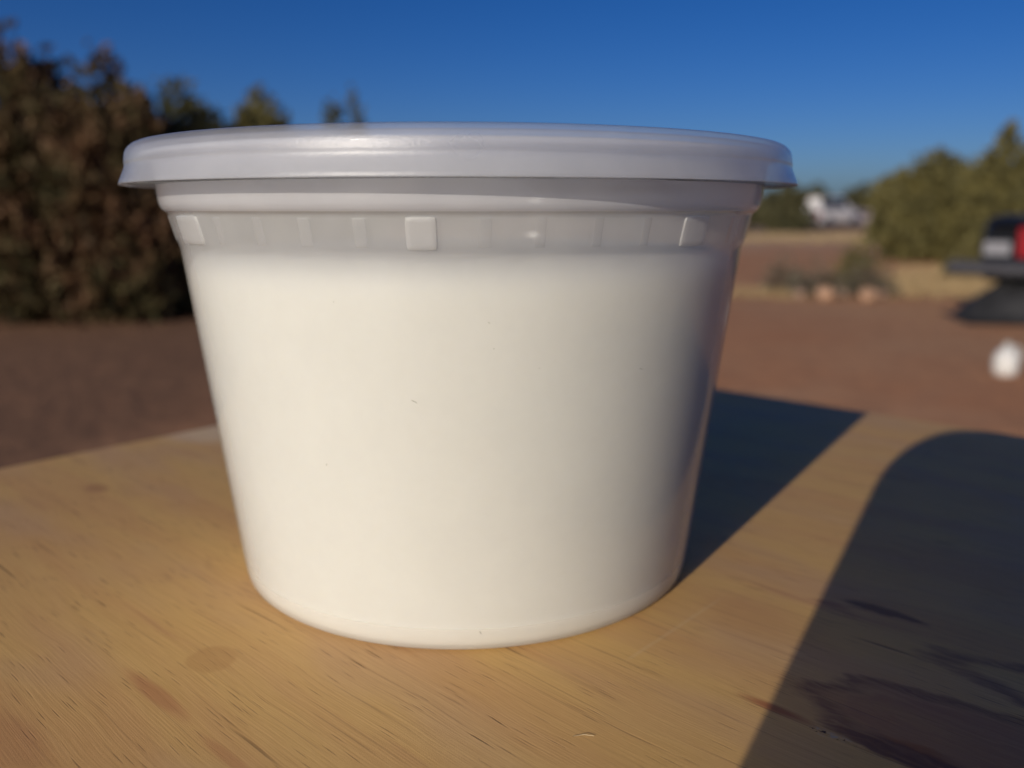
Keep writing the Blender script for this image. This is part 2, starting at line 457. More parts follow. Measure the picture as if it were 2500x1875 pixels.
MAT['fibre'] = simple('dark_fibre', (0.03, 0.025, 0.02), 0.8, 0.2, 900)
MAT['splinter'] = simple('pale_splinter', (0.62, 0.50, 0.30), 0.7, 0.1, 900)

def car_paint(name, col): return simple(name, col, 0.5, 0.1, 3)

# ------------------------------------------------------------------ setting: ground
def build_ground():
    rng = np.random.default_rng(2)
    rr = np.concatenate([np.linspace(0.3, 30, 70), np.geomspace(31, 900, 40)])
    na = 120
    V = [(0, 0, 0)]
    for r in rr:
        for k in range(na):
            a = 2 * math.pi * k / na
            x, y = r * math.cos(a), r * math.sin(a)
            amp = 0.02 if r < 30 else 0.02 + 0.002 * min(r - 30, 60)
            z = amp * (math.sin(x * 1.3 + 0.7 * y) * 0.5 + math.sin(y * 0.9 - x * 0.4 + 1) * 0.5)
            if r > 26: z -= 0.006 * min(r - 26, 60)
            V.append((x, y, z - 0.02))
    F = []
    me = bpy.data.meshes.new('ground')
    for k in range(na): F.append((0, 1 + k, 1 + (k + 1) % na))
    for i in range(len(rr) - 1):
        for k in range(na):
            a = 1 + i * na + k; b = 1 + i * na + (k + 1) % na
            F.append((a, a + na, b + na, b))
    me.from_pydata(V, [], F)
    me.polygons.foreach_set('use_smooth', [True] * len(F))
    me.update()
    g = link('ground', me, MAT['ground'])
    tag(g, 'bare reddish brown dirt ground', None, None, 'structure')
    return g
build_ground()

def gz(x, y):
    r = math.hypot(x, y)
    amp = 0.02 if r < 30 else 0.02 + 0.002 * min(r - 30, 60)
    z = amp * (math.sin(x * 1.3 + 0.7 * y) * 0.5 + math.sin(y * 0.9 - x * 0.4 + 1) * 0.5)
    if r > 26: z -= 0.006 * min(r - 26, 60)
    return z - 0.02

# ------------------------------------------------------------------ trees
def juniper_meshes(seed, H, R, nleaf, size, plumes=9, base=0.04, open_=0.0, spiky=1.0):
    """crown = thousands of leaf-sprays spread through upright plumes; trunk = tapered tubes"""
    rng = np.random.default_rng(seed)
    axes = []
    for k in range(plumes):
        a = 2 * math.pi * (k / plumes + rng.uniform(-0.05, 0.05))
        rr = R * (0.0 if k == 0 else rng.uniform(0.35, 0.72))
        top = H * (1.0 if k == 0 else rng.uniform(0.72, 0.97) * (1 - (0.15 + 0.3 * spiky) * (rr / R) ** 1.5))
        b = np.array([rr * 0.25 * math.cos(a), rr * 0.25 * math.sin(a), H * base])
        tip = np.array([rr * math.cos(a), rr * math.sin(a), top])
        axes.append((b, tip, R * rng.uniform(0.42, 0.6)))
    # low skirt plumes
    for k in range(plumes):
        a = 2 * math.pi * rng.random()
        rr = R * rng.uniform(0.55, 0.85)
        b = np.array([rr * 0.5 * math.cos(a), rr * 0.5 * math.sin(a), H * base])
        tip = np.array([rr * math.cos(a), rr * math.sin(a), H * rng.uniform(0.25, 0.5)])
        axes.append((b, tip, R * rng.uniform(0.25, 0.4)))
    w = np.array([np.linalg.norm(t - b) * r for b, t, r in axes]); w /= w.sum()
    cs = []
    for (b, tip, r), ww in zip(axes, w):
        n = max(6, int(nleaf * ww))
        s = rng.random(n) ** 0.8
        prof = np.sin(np.pi * np.clip(s * 0.86 + 0.14, 0, 1)) ** 0.42 * (1 - 0.3 * s * spiky)
        th = rng.random(n) * 2 * np.pi
        q = np.sqrt(rng.random(n)) * 0.55 + 0.45 * rng.random(n) ** 0.3
        lump = 1 + 0.28 * np.sin(3 * th + 9 * s + b[0] * 7) + 0.2 * np.sin(5 * th - 17 * s)
        rad_ = r * prof * q * lump
        p = b + (tip - b) * s[:, None]
        p[:, 0] += rad_ * np.cos(th); p[:, 1] += rad_ * np.sin(th); p[:, 2] += rng.normal(0, 0.03 * H, n)
        cs.append(p)
    P = np.concatenate(cs)
    P = P[P[:, 2] > 0.02]
    if open_ > 0:
        g = np.sin(P[:, 0] * 7 / R + seed) * np.sin(P[:, 1] * 7 / R + 1) * np.sin(P[:, 2] * 9 / H + 2)
        P = P[(g < 1 - open_) | (rng.random(len(P)) < 0.15)]
    n = len(P)
    # each spray: two crossed narrow quads pointing outward and up
    out = P.copy(); out[:, 2] = 0
    out /= np.linalg.norm(out, axis=1)[:, None] + 1e-6
    d = out * 0.6 + np.array([0, 0, 0.75]) + rng.normal(0, 0.45, (n, 3))
    d /= np.linalg.norm(d, axis=1)[:, None]
    s1 = np.cross(d, rng.normal(0, 1, (n, 3))); s1 /= np.linalg.norm(s1, axis=1)[:, None] + 1e-9
    s2 = np.cross(d, s1)
    L = size * rng.uniform(0.6, 1.5, n)[:, None]; Wd = L * 0.33
    V = []; F = []
    for k, sv in enumerate((s1, s2)):
        V.append(np.stack([P - d * L * 0.5, P + sv * Wd, P + d * L * 0.6, P - sv * Wd], 1).reshape(-1, 3))
        F.append(np.arange(n * 4).reshape(n, 4) + k * n * 4)
    crown = mesh_np('crown', np.concatenate(V), np.concatenate(F))
    mb = MB()
    r0 = 0.06 * R + 0.03
    mb.tube([(0, 0, -0.05), (0.03 * R, 0.02 * R, 0.15 * H), (-0.02 * R, 0.03 * R, 0.4 * H), (0, 0, 0.8 * H)], [r0 * 1.5, r0 * 1.1, r0 * 0.7, r0 * 0.15], 9)
    trunk = mb.mesh('trunk')
    limbs = []
    for (b, tip, r) in axes[1:plumes]:
        m = MB()
        z0 = 0.1 * H + 0.08 * H * rng.random()
        mid = (b * 0.4 + tip * 0.6); mid[2] = z0 + (tip[2] - z0) * 0.5
        m.tube([(0, 0, z0), tuple(mid * np.array([0.75, 0.75, 0.8])), tuple(tip * np.array([1, 1, 0.88]))], [r0 * 0.6, r0 * 0.4, r0 * 0.1], 6)
        limbs.append(m.mesh('limb'))
    return crown, trunk, limbs

def juniper(loc, meshes, mat, label, group=None, rz=0, sc=(1, 1, 1), name='juniper_tree', cat='tree'):
    crown, trunk, limbs = meshes
    t = empty(name, (loc[0], loc[1], gz(loc[0], loc[1])), rz)
    t.scale = sc
    tag(t, label, cat, group)
    link('trunk', trunk, MAT['bark'], t)
    for l in limbs: link('limb', l, MAT['bark'], t)
    c = link('crown', crown, None, t)
    if not crown.materials: crown.materials.append(mat)
    return t

# left group, near
juniper((-4.75, 8.3), juniper_meshes(11, 2.75, 1.1, 6600, 0.11, 10, 0.0, 0.55, 0.5), MAT['leaf_brown'],
        'tallest dark brownish juniper at the left edge of the view', 'junipers on the left')
juniper((-3.80, 8.25), juniper_meshes(12, 2.42, 0.85, 5600, 0.10, 9, 0.0, 0.55, 0.3), MAT['leaf_brown'],
        'narrow pointed brown juniper right of the tallest one', 'junipers on the left')
juniper((-3.65, 9.6), juniper_meshes(13, 2.36, 1.15, 6200, 0.11, 11, 0.0, 0.3, 0.1), MAT['leaf_dark'],
        'rounded dark green juniper behind the tub beside the pointed brown one', 'junipers on the left')
juniper((-4.05, 14.2), juniper_meshes(14, 2.85, 1.35, 6000, 0.14, 11, 0.02, 0.3, 0.25), MAT['leaf_olive'],
        'juniper whose olive top shows above the left half of the lid', 'junipers on the left')
juniper((-2.62, 13.2), juniper_meshes(15, 2.52, 0.75, 1300, 0.12, 8, 0.1, 0.6, 0.8), MAT['leaf_dark'],
        'thin open juniper with bare twigs above the lid', 'junipers on the left')
juniper((-2.28, 12.9), juniper_meshes(16, 2.70, 0.42, 800, 0.12, 6, 0.1, 0.5, 1.0), MAT['leaf_dark'],
        'slender twiggy juniper tip above the middle of the lid', 'junipers on the left')
juniper((-2.95, 8.9), juniper_meshes(17, 1.25, 0.75, 2600, 0.10, 8, 0.0, 0.4, 0.6), MAT['leaf_dark'],
        'low dark juniper bush beside the left side of the tub', 'junipers on the left')
# right
juniper((8.75, 18.0), juniper_meshes(21, 2.2, 1.55, 8000, 0.13, 14, 0.0, 0.15, 0.0), MAT['leaf_olive'],
        'broad round olive juniper at the right behind the pickup truck', 'junipers on the right')
juniper((9.35, 16.6), juniper_meshes(22, 2.62, 1.0, 5200, 0.13, 9, 0.0, 0.25, 0.5), MAT['leaf_olive'],
        'taller olive juniper at the right edge above the pickup truck', 'junipers on the right')
juniper((11.2, 17.2), juniper_meshes(23, 2.5, 1.1, 3000, 0.14, 9, 0.0, 0.35, 0.8), MAT['leaf_olive'],
        'juniper cut off by the right edge of the view', 'junipers on the right')
# far row
fm = [juniper_meshes(31, 2.5, 1.5, 1500, 0.28, 9, 0.0, 0.2, 0.3), juniper_meshes(32, 2.9, 1.8, 1500, 0.30, 9, 0.0, 0.2, 0.2)]
juniper((13.9, 44.0), fm[0], MAT['leaf_far'], 'far low juniper just right of the tub rim', 'distant junipers', 0.3, (1.0, 1.0, 0.98))
juniper((11.2, 46.0), fm[0], MAT['leaf_far'], 'far juniper half hidden by the right side of the tub', 'distant junipers', 1.9, (1.1, 1.1, 0.9))
juniper((20.9, 60.0), fm[1], MAT['leaf_far'], 'far juniper behind the white vehicle', 'distant junipers', 0.9, (1.0, 1.0, 1.02))
juniper((24.6, 61.0), fm[1], MAT['leaf_far'], 'far juniper behind the small pinkish car', 'distant junipers', 2.2, (1.0, 1.0, 1.04))
juniper((27.5, 58.0), fm[1], MAT['leaf_far'], 'far juniper left of the broad right hand juniper', 'distant junipers', 4.1, (0.9, 0.9, 0.92))
juniper((17.3, 63.0), fm[1], MAT['leaf_far'], 'far juniper between tub rim and white vehicle', 'distant junipers', 3.3, (0.9, 0.9, 0.86))

def woods():
    rng = np.random.default_rng(77)
    Vs = []; Fs = []; off = 0
    for k in range(150):
        a = math.radians(rng.uniform(-75, 75)); r = rng.uniform(90, 190)
        x, y = r * math.sin(a), r * math.cos(a)
        h = rng.uniform(1.8, 3.0); R = rng.uniform(1.5, 3.0)
        n = 130
        u = rng.normal(0, 1, (n, 3)); u /= np.linalg.norm(u, axis=1)[:, None]
        P = u * rng.random(n)[:, None] ** 0.33 * np.array([R, R, h / 2]) + np.array([x, y, h / 2 + gz(x, y)])
        d = rng.normal(0, 1, (n, 3)); d /= np.linalg.norm(d, axis=1)[:, None]
        s = np.cross(d, rng.normal(0, 1, (n, 3))); s /= np.linalg.norm(s, axis=1)[:, None]
        L = 0.5
        Vs.append(np.stack([P - d * L, P + s * L * 0.6, P + d * L, P - s * L * 0.6], 1).reshape(-1, 3))
        Fs.append(np.arange(n * 4).reshape(n, 4) + off); off += n * 4
    o = link('distant_woods', mesh_np('distant_woods', np.concatenate(Vs), np.concatenate(Fs)), MAT['leaf_far'])
    tag(o, 'low far off scrub woodland along the horizon', 'woods', None, 'stuff')
woods()

# ------------------------------------------------------------------ dry grass and brush
def grass(name, spots, n, h, label, seed):
    rng = np.random.default_rng(seed)
    Vs = []; Fs = []; off = 0
    for (x0, y0, rx, ry, dens) in spots:
        m = int(n * dens)
        a = rng.random(m) * 2 * np.pi; q = np.sqrt(rng.random(m))
        X = x0 + rx * q * np.cos(a) + rng.normal(0, 0.15 * rx, m); Y = y0 + ry * q * np.sin(a) + rng.normal(0, 0.15 * ry, m)
        Z = np.array([gz(a_, b_) for a_, b_ in zip(X, Y)])
        B = np.stack([X, Y, Z - 0.01], 1)
        th = rng.random(m) * 2 * np.pi
        s = np.stack([np.cos(th), np.sin(th), np.zeros(m)], 1) * (0.004 + 0.0006 * Y)[:, None]
        lean = np.stack([rng.normal(0, 0.35, m), rng.normal(0, 0.35, m), np.ones(m)], 1)
        T = B + lean * (h * rng.uniform(0.4, 1.2, m))[:, None]
        Vs.append(np.stack([B - s, B + s, T], 1).reshape(-1, 3)); Fs.append(np.arange(m * 3).reshape(m, 3) + off); off += m * 3
    o = link(name, mesh_np(name, np.concatenate(Vs), np.concatenate(Fs)), MAT['straw'])
    tag(o, label, 'grass', None, 'stuff')
grass('dry_grass', [(6.6, 12.2, 1.4, 1.6, 0.8), (3.2, 10.9, 0.6, 0.7, 0.12), (8.3, 14.5, 1.6, 1.2, 0.6), (5.2, 10.6, 0.9, 0.5, 0.15)], 4500, 0.10, 'straw coloured dry grass on the dirt near the brush pile', 5)
grass('dry_grass', [(17, 34, 9, 5, 1.0), (10, 30, 5, 2.5, 0.3)], 3000, 0.18, 'pale band of dry grass far off below the parked vehicles', 6)

def bush_meshes(seed, H, R, n, size):
    rng = np.random.default_rng(seed)
    u = rng.normal(0, 1, (n, 3)); u /= np.linalg.norm(u, axis=1)[:, None]
    u[:, 2] = np.abs(u[:, 2])
    lump = 1 + 0.3 * np.sin(4 * np.arctan2(u[:, 1], u[:, 0]) + seed) * np.sin(5 * u[:, 2])
    P = u * (rng.random(n) ** 0.45 * lump)[:, None] * np.array([R, R, H])
    P[:, 2] += 0.02
    d = u + rng.normal(0, 0.5, (n, 3)); d /= np.linalg.norm(d, axis=1)[:, None]
    s = np.cross(d, rng.normal(0, 1, (n, 3))); s /= np.linalg.norm(s, axis=1)[:, None]
    L = size * rng.uniform(0.6, 1.4, n)[:, None]
    V = np.stack([P - d * L, P + s * L * 0.35, P + d * L, P - s * L * 0.35], 1).reshape(-1, 3)
    fol = mesh_np('foliage', V, np.arange(n * 4).reshape(n, 4))
    mb = MB()
    for k in range(9):
        a = rng.random() * 6.28; e = rng.uniform(0.3, 0.9)
        mb.tube([(0, 0, -0.02), (R * e * 0.5 * math.cos(a), R * e * 0.5 * math.sin(a), H * 0.5), (R * e * math.cos(a), R * e * math.sin(a), H * rng.uniform(0.7, 1.0))], [0.012, 0.008, 0.003], 5)
    return fol, mb.mesh('stems')

def bush(loc, args, mat, label, name='shrub', cat='shrub', group=None):
    fol, st = bush_meshes(*args)
    t = empty(name, (loc[0], loc[1], gz(*loc)))
    tag(t, label, cat, group)
    link('stems', st, MAT['bark'], t)
    link('foliage', fol, mat, t)
    return t
bush((4.55, 11.3), (41, 0.60, 0.30, 900, 0.04), MAT['leaf_sage'], 'small upright green shrub behind the brush pile')
bush((3.55, 11.2), (42, 0.42, 0.30, 500, 0.035), MAT['leaf_grey'], 'dark grey brown dry shrub left of the brush pile')
bush((3.75, 10.5), (43, 0.38, 0.42, 700, 0.035), MAT['leaf_grey'], 'low greyish brush over the pale rocks')
bush((4.35, 10.5), (44, 0.38, 0.42, 600, 0.035), MAT['leaf_grey'], 'low brown brush right of the pale rocks')
bush((7.05, 13.4), (45, 0.50, 0.35, 700, 0.04), MAT['leaf_olive'], 'small green bush under the rear of the pickup truck')

def rock(loc, r, seed, mat, label, group):
    rng = random.Random(seed)
    v = []; f = []
    nu, nv = 12, 7
    for i in range(nv + 1):
        for k in range(nu):
            a = 2 * math.pi * k / nu; e = math.pi * i / nv
            q = 1 + 0.18 * math.sin(3 * a + seed) * math.sin(2 * e) + rng.uniform(-0.08, 0.08) * math.sin(e)
            v.append((r * q * math.sin(e) * math.cos(a) * 1.15, r * q * math.sin(e) * math.sin(a), r * 0.8 * q * math.cos(e)))
    for i in range(nv):
        for k in range(nu):
            f.append((i * nu + k, (i + 1) * nu + k, (i + 1) * nu + (k + 1) % nu, i * nu + (k + 1) % nu))
    mb = MB(); mb.add(v, f)
    o = mb.build('rock', mat, None, (loc[0], loc[1], gz(*loc) + r * 0.55))
    o.rotation_euler = (0, 0, rng.uniform(0, 6))
    tag(o, label, 'rock', group)
rock((3.73, 10.15), 0.115, 1, MAT['rock'], 'pale tan rock at the left front of the brush pile', 'rocks by the brush pile')
rock((4.17, 9.98), 0.11, 2, MAT['rock'], 'pale tan rock at the right front of the brush pile', 'rocks by the brush pile')
rock((3.95, 10.25), 0.09, 3, MAT['rock_dark'], 'dark brown rock between the two pale rocks', 'rocks by the brush pile')
rock((4.36, 10.1), 0.08, 4, MAT['rock_dark'], 'small brown rock right of the pale rocks', 'rocks by the brush pile')
rock((3.5, 10.35), 0.08, 5, MAT['rock_dark'], 'small brown rock left of the pale rocks', 'rocks by the brush pile')

# ------------------------------------------------------------------ vehicles
def make_car(loc, yaw, paint, label, group, L=4.5, Wd=1.75, H=1.45, kind='wagon', zr=0.0, trim=None, name='parked_car', cat='car', bump=0.18, bw=0.96, ty=None, py=0.0):
    """built with its rear at the local origin, pointing along +X"""
    t = empty(name, (loc[0], loc[1], gz(loc[0] + 0.5 * L * math.cos(yaw), loc[1] + 0.5 * L * math.sin(yaw)) + zr), yaw)
    tag(t, label, cat, group)
    belt = 0.62 * H; low = 0.2 * H
    # body: cross sections along the length
    def loft(secs, n_half):
        mb = MB(); v = []; f = []
        n = len(secs[0])
        for s_ in secs: v += s_
        for i in range(len(secs) - 1):
            for k in range(n):
                f.append((i * n + k, i * n + (k + 1) % n, (i + 1) * n + (k + 1) % n, (i + 1) * n + k))
        f.append(tuple(range(n))); f.append(tuple(range((len(secs) - 1) * n + n - 1, (len(secs) - 1) * n - 1, -1)))
        mb.add(v, f); return mb
    def sec(x, w, z0, z1):
        b = 0.07
        h = w / 2
        pts = [(h - b, z0), (h, z0 + b), (h, (z0 + z1) / 2), (h - 0.02, z1 - b), (h - b, z1), (-h + b, z1), (-h + 0.02, z1 - b), (-h, (z0 + z1) / 2), (-h, z0 + b), (-h + b, z0)]
        return [(x, y, z) for y, z in pts]
    back = belt if kind == 'wagon' else belt * 0.98
    secs = [sec(0.02, Wd * 0.90, low + 0.12, back - 0.06), sec(0.10, Wd * 0.96, low + 0.04, back), sec(0.6, Wd, low, belt), sec(L * 0.5, Wd, low, belt), sec(L * 0.72, Wd, low, belt * 0.98),
            sec(L * 0.93, Wd * 0.94, low, belt * 0.86), sec(L - 0.02, Wd * 0.84, low + 0.08, belt * 0.74)]
    loft(secs, 5).build('body', paint, t)
    x0 = {'wagon': 0.12, 'sedan': L * 0.22, 'pickup': L * 0.40}[kind]
    x1 = {'wagon': 0.35, 'sedan': L * 0.36, 'pickup': L * 0.42}[kind]
    def csec(x, w, z): return [(x, y, zz) for y, zz in ((w / 2, belt - 0.01), (w / 2 - (z - belt) * 0.25, z), (-w / 2 + (z - belt) * 0.25, z), (-w / 2, belt - 0.01))]
    cab = loft([csec(x0, Wd * 0.92, belt + 0.02), csec(x1, Wd * 0.92, H - 0.03), csec(L * 0.52, Wd * 0.93, H), csec(L * 0.58, Wd * 0.93, H - 0.02), csec(L * 0.76, Wd * 0.92, belt + 0.02)], 2)
    cab.sm = [False] * len(cab.sm)
    cab.build('cabin', paint, t)
    # windows sit 8 mm proud of the cabin
    def pane(name, pts, nrm):
        mb = MB(); n = Vector(nrm).normalized() * 0.008
        a = [Vector(p) + n for p in pts]; b = [Vector(p) - n for p in pts]
        k = len(pts)
        mb.add(a + b, [tuple(range(k)), tuple(range(2 * k - 1, k - 1, -1))] + [(i, i + k, (i + 1) % k + k, (i + 1) % k) for i in range(k)], False)
        return mb.build(name, MAT['glass_dark'], t)
    hw = Wd * 0.92 / 2; g = 0.07
    def lerp(a, b, q): return a + (b - a) * q
    rx = lambda q: lerp(x0, x1, q); fx = lambda q: lerp(L * 0.76, L * 0.58, q); zz = lambda q: lerp(belt + 0.02, H - 0.03, q)
    for nm, fn, sx in (('rear_window', rx, -1), ('windscreen', fx, 1)):
        if kind == 'wagon' and sx < 0: continue
        pane(nm, [(fn(0.15), -hw + 0.12, zz(0.15)), (fn(0.15), hw - 0.12, zz(0.15)), (fn(0.88), hw - 0.17, zz(0.88)), (fn(0.88), -hw + 0.17, zz(0.88))], (sx, 0, 0.5))
    for sy in (-1, 1):
        for a_, b_ in ((x1 + 0.02, (x1 + L * 0.6) / 2 - 0.03), ((x1 + L * 0.6) / 2 + 0.03, L * 0.60)):
            yb = sy * (hw - 0.02 + 0.004); yt = sy * (hw - 0.10)
            pane('side_window', [(a_, yb, belt + 0.06), (b_ + (0.12 if b_ > L * 0.5 else 0), yb, belt + 0.06), (b_ - 0.02, yt, H - 0.1), (a_ + 0.02, yt, H - 0.1)], (0, sy, 0.25))
        for wx in (0.2 * L, 0.81 * L):
            R = 0.225 * H + 0.01
            Mx = Matrix.Rotation(math.pi / 2, 4, 'X')
            mb = MB(); mb.lathe([(R * 0.62, -0.10), (R * 0.92, -0.10), (R, -0.07), (R, 0.07), (R * 0.92, 0.10), (R * 0.62, 0.10)], 28, Mx)
            w = mb.build('wheel', MAT['tyre'], t, (wx, sy * (Wd / 2 - 0.09), R))
            mb = MB(); mb.lathe([(0.0, -0.108), (R * 0.15, -0.108), (R * 0.6, -0.104), (R * 0.6, 0.104), (R * 0.15, 0.108), (0.0, 0.108)], 20, Mx)
            mb.build('rim', MAT['rim'], w)
        mb = MB(); mb.box((0.045, sy * (ty or Wd / 2 - 0.10), (low + belt) / 2 + 0.08), (0.09, 0.15, 0.30), None, 0.025)
        mb.build('taillight', MAT['red_lens'], t)
        mb = MB(); mb.box((L - 0.06, sy * (Wd / 2 - 0.27), belt * 0.66), (0.08, 0.28, 0.13), None, 0.03)
        mb.build('headlight', MAT['clear_lens'], t)
        mb = MB(); mb.box((L * 0.36, sy * (Wd / 2 + 0.01), belt - 0.12), (0.16, 0.03, 0.03), None, 0.01)
        mb.build('door_handle', MAT['trim'], t)
    tm = trim or MAT['trim']
    mb = MB(); mb.box((0.01 - bump / 2, 0, low + 0.17), (bump, Wd * bw, 0.13 if bw > 1 else 0.15), None, 0.04); mb.build('rear_bumper', tm, t)
    mb = MB(); mb.box((L + 0.02, 0, low + 0.12), (0.16, Wd * 0.88, 0.17), None, 0.05); mb.build('front_bumper', tm, t)
    mb = MB(); mb.box((-0.005, py, low + 0.36), (0.02, 0.24 if bw > 1 else 0.30, 0.13), None, 0.006); mb.build('number_plate', MAT['plate'], t)
    return t

P_dark = car_paint('dark_blue_paint', (0.016, 0.02, 0.027))
P_white = car_paint('white_paint', (0.60, 0.58, 0.57))
P_grey = car_paint('grey_paint', (0.42, 0.44, 0.50))
P_pink = car_paint('pinkish_paint', (0.5, 0.40, 0.41))
near_car = make_car((5.14, 7.86), math.atan2(0.66, 0.75), P_dark, 'dark pickup truck cut off at the right edge with red tail light and pale plate', 'parked vehicles', 5.3, 1.75, 1.62, 'pickup', name='parked_truck', cat='truck', bump=0.2, bw=1.22, ty=0.42, py=0.66)
mb = MB(); mb.tube([(0.0, 0, 0.36), (-0.48, 0, 0.36), (-0.52, 0, 0.42)], [0.03, 0.03, 0.025], 8); mb.tube([(-0.52, 0, 0.41), (-0.52, 0, 0.46)], [0.03, 0.028], 10)
mb.build('tow_hitch', MAT['tyre'], near_car)
make_car((17.5, 52.0), rad(38), P_white, 'white vehicle parked far off beyond the right side of the tub', 'parked vehicles', 4.8, 2.1, 1.95)
make_car((20.0, 54.5), rad(50), P_grey, 'grey blue vehicle parked far off right of the white one', 'parked vehicles', 4.2, 1.7, 1.40, 'sedan')
make_car((21.6, 54.0), rad(70), P_pink, 'small pinkish car rightmost of the far vehicles', 'parked vehicles', 4.0, 1.6, 1.25, 'sedan')

# black sheet crumpled on the ground by the near car
def tarp():
    rng = np.random.default_rng(8)
    n, m = 26, 18
    V = []; F = []
    for i in range(n):
        for j in range(m):
            u = i / (n - 1) * 2 - 1; w = j / (m - 1) * 2 - 1
            d = max(0, 1 - (u * u + w * w) ** 0.5)
            z = 0.36 * min(1, d * 1.9) ** 0.7 + 0.05 * d * math.sin(7 * u + 3 * w) + 0.04 * d * math.sin(11 * w - 4 * u)
            V.append((u * 0.85, w * 0.5, max(z, 0.0) + 0.004))
    for i in range(n - 1):
        for j in range(m - 1):
            a = i * m + j
            F.append((a, a + m, a + m + 1, a + 1))
    mb = MB(); mb.add(V, F)
    o = mb.build('black_sheet', MAT['black_plastic'], None, (5.2, 8.25, gz(5.2, 8.25)))
    o.rotation_euler = (0, 0, rad(-12))
    tag(o, 'low black heap on the ground below the dark pickup truck', 'sheet')
tarp()

# white jug on the dirt
def jug():
    t = empty('white_jug', (3.21, 5.45, gz(3.21, 5.45)))
    tag(t, 'white plastic jug standing on the red dirt at the right edge', 'jug')
    mb = MB()
    mb.lathe([(0.0, 0.002), (0.055, 0.002), (0.07, 0.012), (0.078, 0.045), (0.079, 0.1), (0.074, 0.135), (0.058, 0.16), (0.034, 0.176), (0.026, 0.182), (0.024, 0.2), (0.0, 0.2)], 32)
    mb.build('jug_body', MAT['jug'], t)
    mb = MB(); mb.lathe([(0.0, 0.196), (0.025, 0.196), (0.025, 0.216), (0.0, 0.218)], 24); mb.build('cap', MAT['jug_cap'], t)
    mb = MB(); mb.tube([(0.02, 0, 0.184), (0.055, 0, 0.188), (0.088, 0, 0.168), (0.092, 0, 0.125), (0.077, 0, 0.09)], 0.009, 8); mb.build('handle', MAT['jug'], t)
jug()

# ------------------------------------------------------------------ table
TR = math.atan2(-0.676, 0.737)
table = empty('wooden_table', (0.0126, 0.3736, 0.0), TR)
tag(table, 'raw pale plywood table top with pores and knots under the tub', 'table')
TL, TW, TT = 0.92, 0.62, 0.019
def tabletop():
    mb = MB()
    b = 0.0012
    prof = [(0, 0)]
    x0, x1, y0, y1 = 0, TL, -TW, 0
    def ring(i, z): return [(x0 + i, y0 + i, z), (x1 - i, y0 + i, z), (x1 - i, y1 - i, z), (x0 + i, y1 - i, z)]
    v = ring(b, -TT) + ring(0, -TT + b) + ring(0, -b) + ring(b * 0.3, -b * 0.3) + ring(b, 0)
    f = [(3, 2, 1, 0), (16, 17, 18, 19)]
    for k in range(4):
        for i in range(4):
            j = (i + 1) % 4
            f.append((k * 4 + i, k * 4 + j, (k + 1) * 4 + j, (k + 1) * 4 + i))
    mb.add(v, f, False)
    me = mb.mesh('tabletop')
    me.materials.append(MAT['wood']); me.materials.append(MAT['ply_edge'])
    for p in me.polygons:
        if abs(p.normal.z) < 0.5: p.material_index = 1
    return link('tabletop', me, None, table, (0, 0, TZ))
tabletop()
for lx, ly in ((0.06, -0.06), (TL - 0.06, -0.06), (0.06, -TW + 0.06), (TL - 0.06, -TW + 0.06)):
    wx = 0.0126 + lx * math.cos(TR) - ly * math.sin(TR); wy = 0.3736 + lx * math.sin(TR) + ly * math.cos(TR)
    z0 = gz(wx, wy) - 0.01
    mb = MB(); mb.box((lx, ly, (z0 + TZ - TT - 0.001) / 2), (0.06, 0.06, TZ - TT - 0.001 - z0), None, 0.004)
    mb.build('leg', MAT['leg_wood'], table)
for (cx, cy, dx, dy) in ((TL / 2, -0.06, TL - 0.184, 0.022), (TL / 2, -TW + 0.06, TL - 0.184, 0.022), (0.06, -TW / 2, 0.022, TW - 0.184), (TL - 0.06, -TW / 2, 0.022, TW - 0.184)):
    mb = MB(); mb.box((cx, cy, TZ - TT - 0.042), (dx, dy, 0.08), None, 0.003); mb.build('apron', MAT['leg_wood'], table)

# ------------------------------------------------------------------ the tub
CX, CY = -0.00869, 0.16181
mm = 0.001
tub_root = empty('food_tub', (CX, CY, TZ))
tag(tub_root, 'translucent white plastic tub with snap-on lid standing on the plywood table', 'tub')
def arc(cx, cz, r, a0, a1, n): return [(cx + r * math.cos(rad(a0 + (a1 - a0) * i / n)), cz + r * math.sin(rad(a0 + (a1 - a0) * i / n))) for i in range(n + 1)]
def wall_r(z): return 43.25 + (z - 4) * (50.05 - 43.25) / 56
outer = [(39.5, 0.05), (40.9, 0.03), (41.7, 0.05), (42.2, 0.15), (42.55, 0.5), (42.8, 1.2), (43.0, 2.6)] + [(wall_r(z), z) for z in (4, 8, 14, 20, 26, 32, 38, 44, 50, 55, 58, 59.4, 59.9)]
outer += [(50.12, 60.2), (50.25, 60.6), (50.42, 61.0), (50.62, 61.6), (51.0, 63), (51.5, 65.1), (51.62, 65.5), (51.85, 65.75), (52.25, 66.0), (52.6, 66.4), (52.85, 67.0), (53.0, 67.8), (53.15, 69), (53.3, 70.5), (53.5, 72.6), (53.7, 73.4), (54.3, 73.9), (55.2, 74.0), (55.6, 74.3), (55.6, 74.7), (55.2, 75.0)]
inner = [(54.0, 75.0), (53.2, 74.7), (52.8, 73.8), (52.6, 71), (52.4, 69), (52.3, 67.6), (52.0, 66.8), (51.5, 66.4), (51.0, 66.1), (50.85, 65.4), (50.3, 63), (49.95, 61.4), (49.75, 60.8), (49.6, 60.2)]
inner += [(wall_r(z) - 0.4, z) for z in (59, 50, 40, 30, 20, 10, 5)] + [(42.62, 2.6), (42.45, 1.75), (42.15, 1.0), (41.75, 0.55), (41.2, 0.32)]
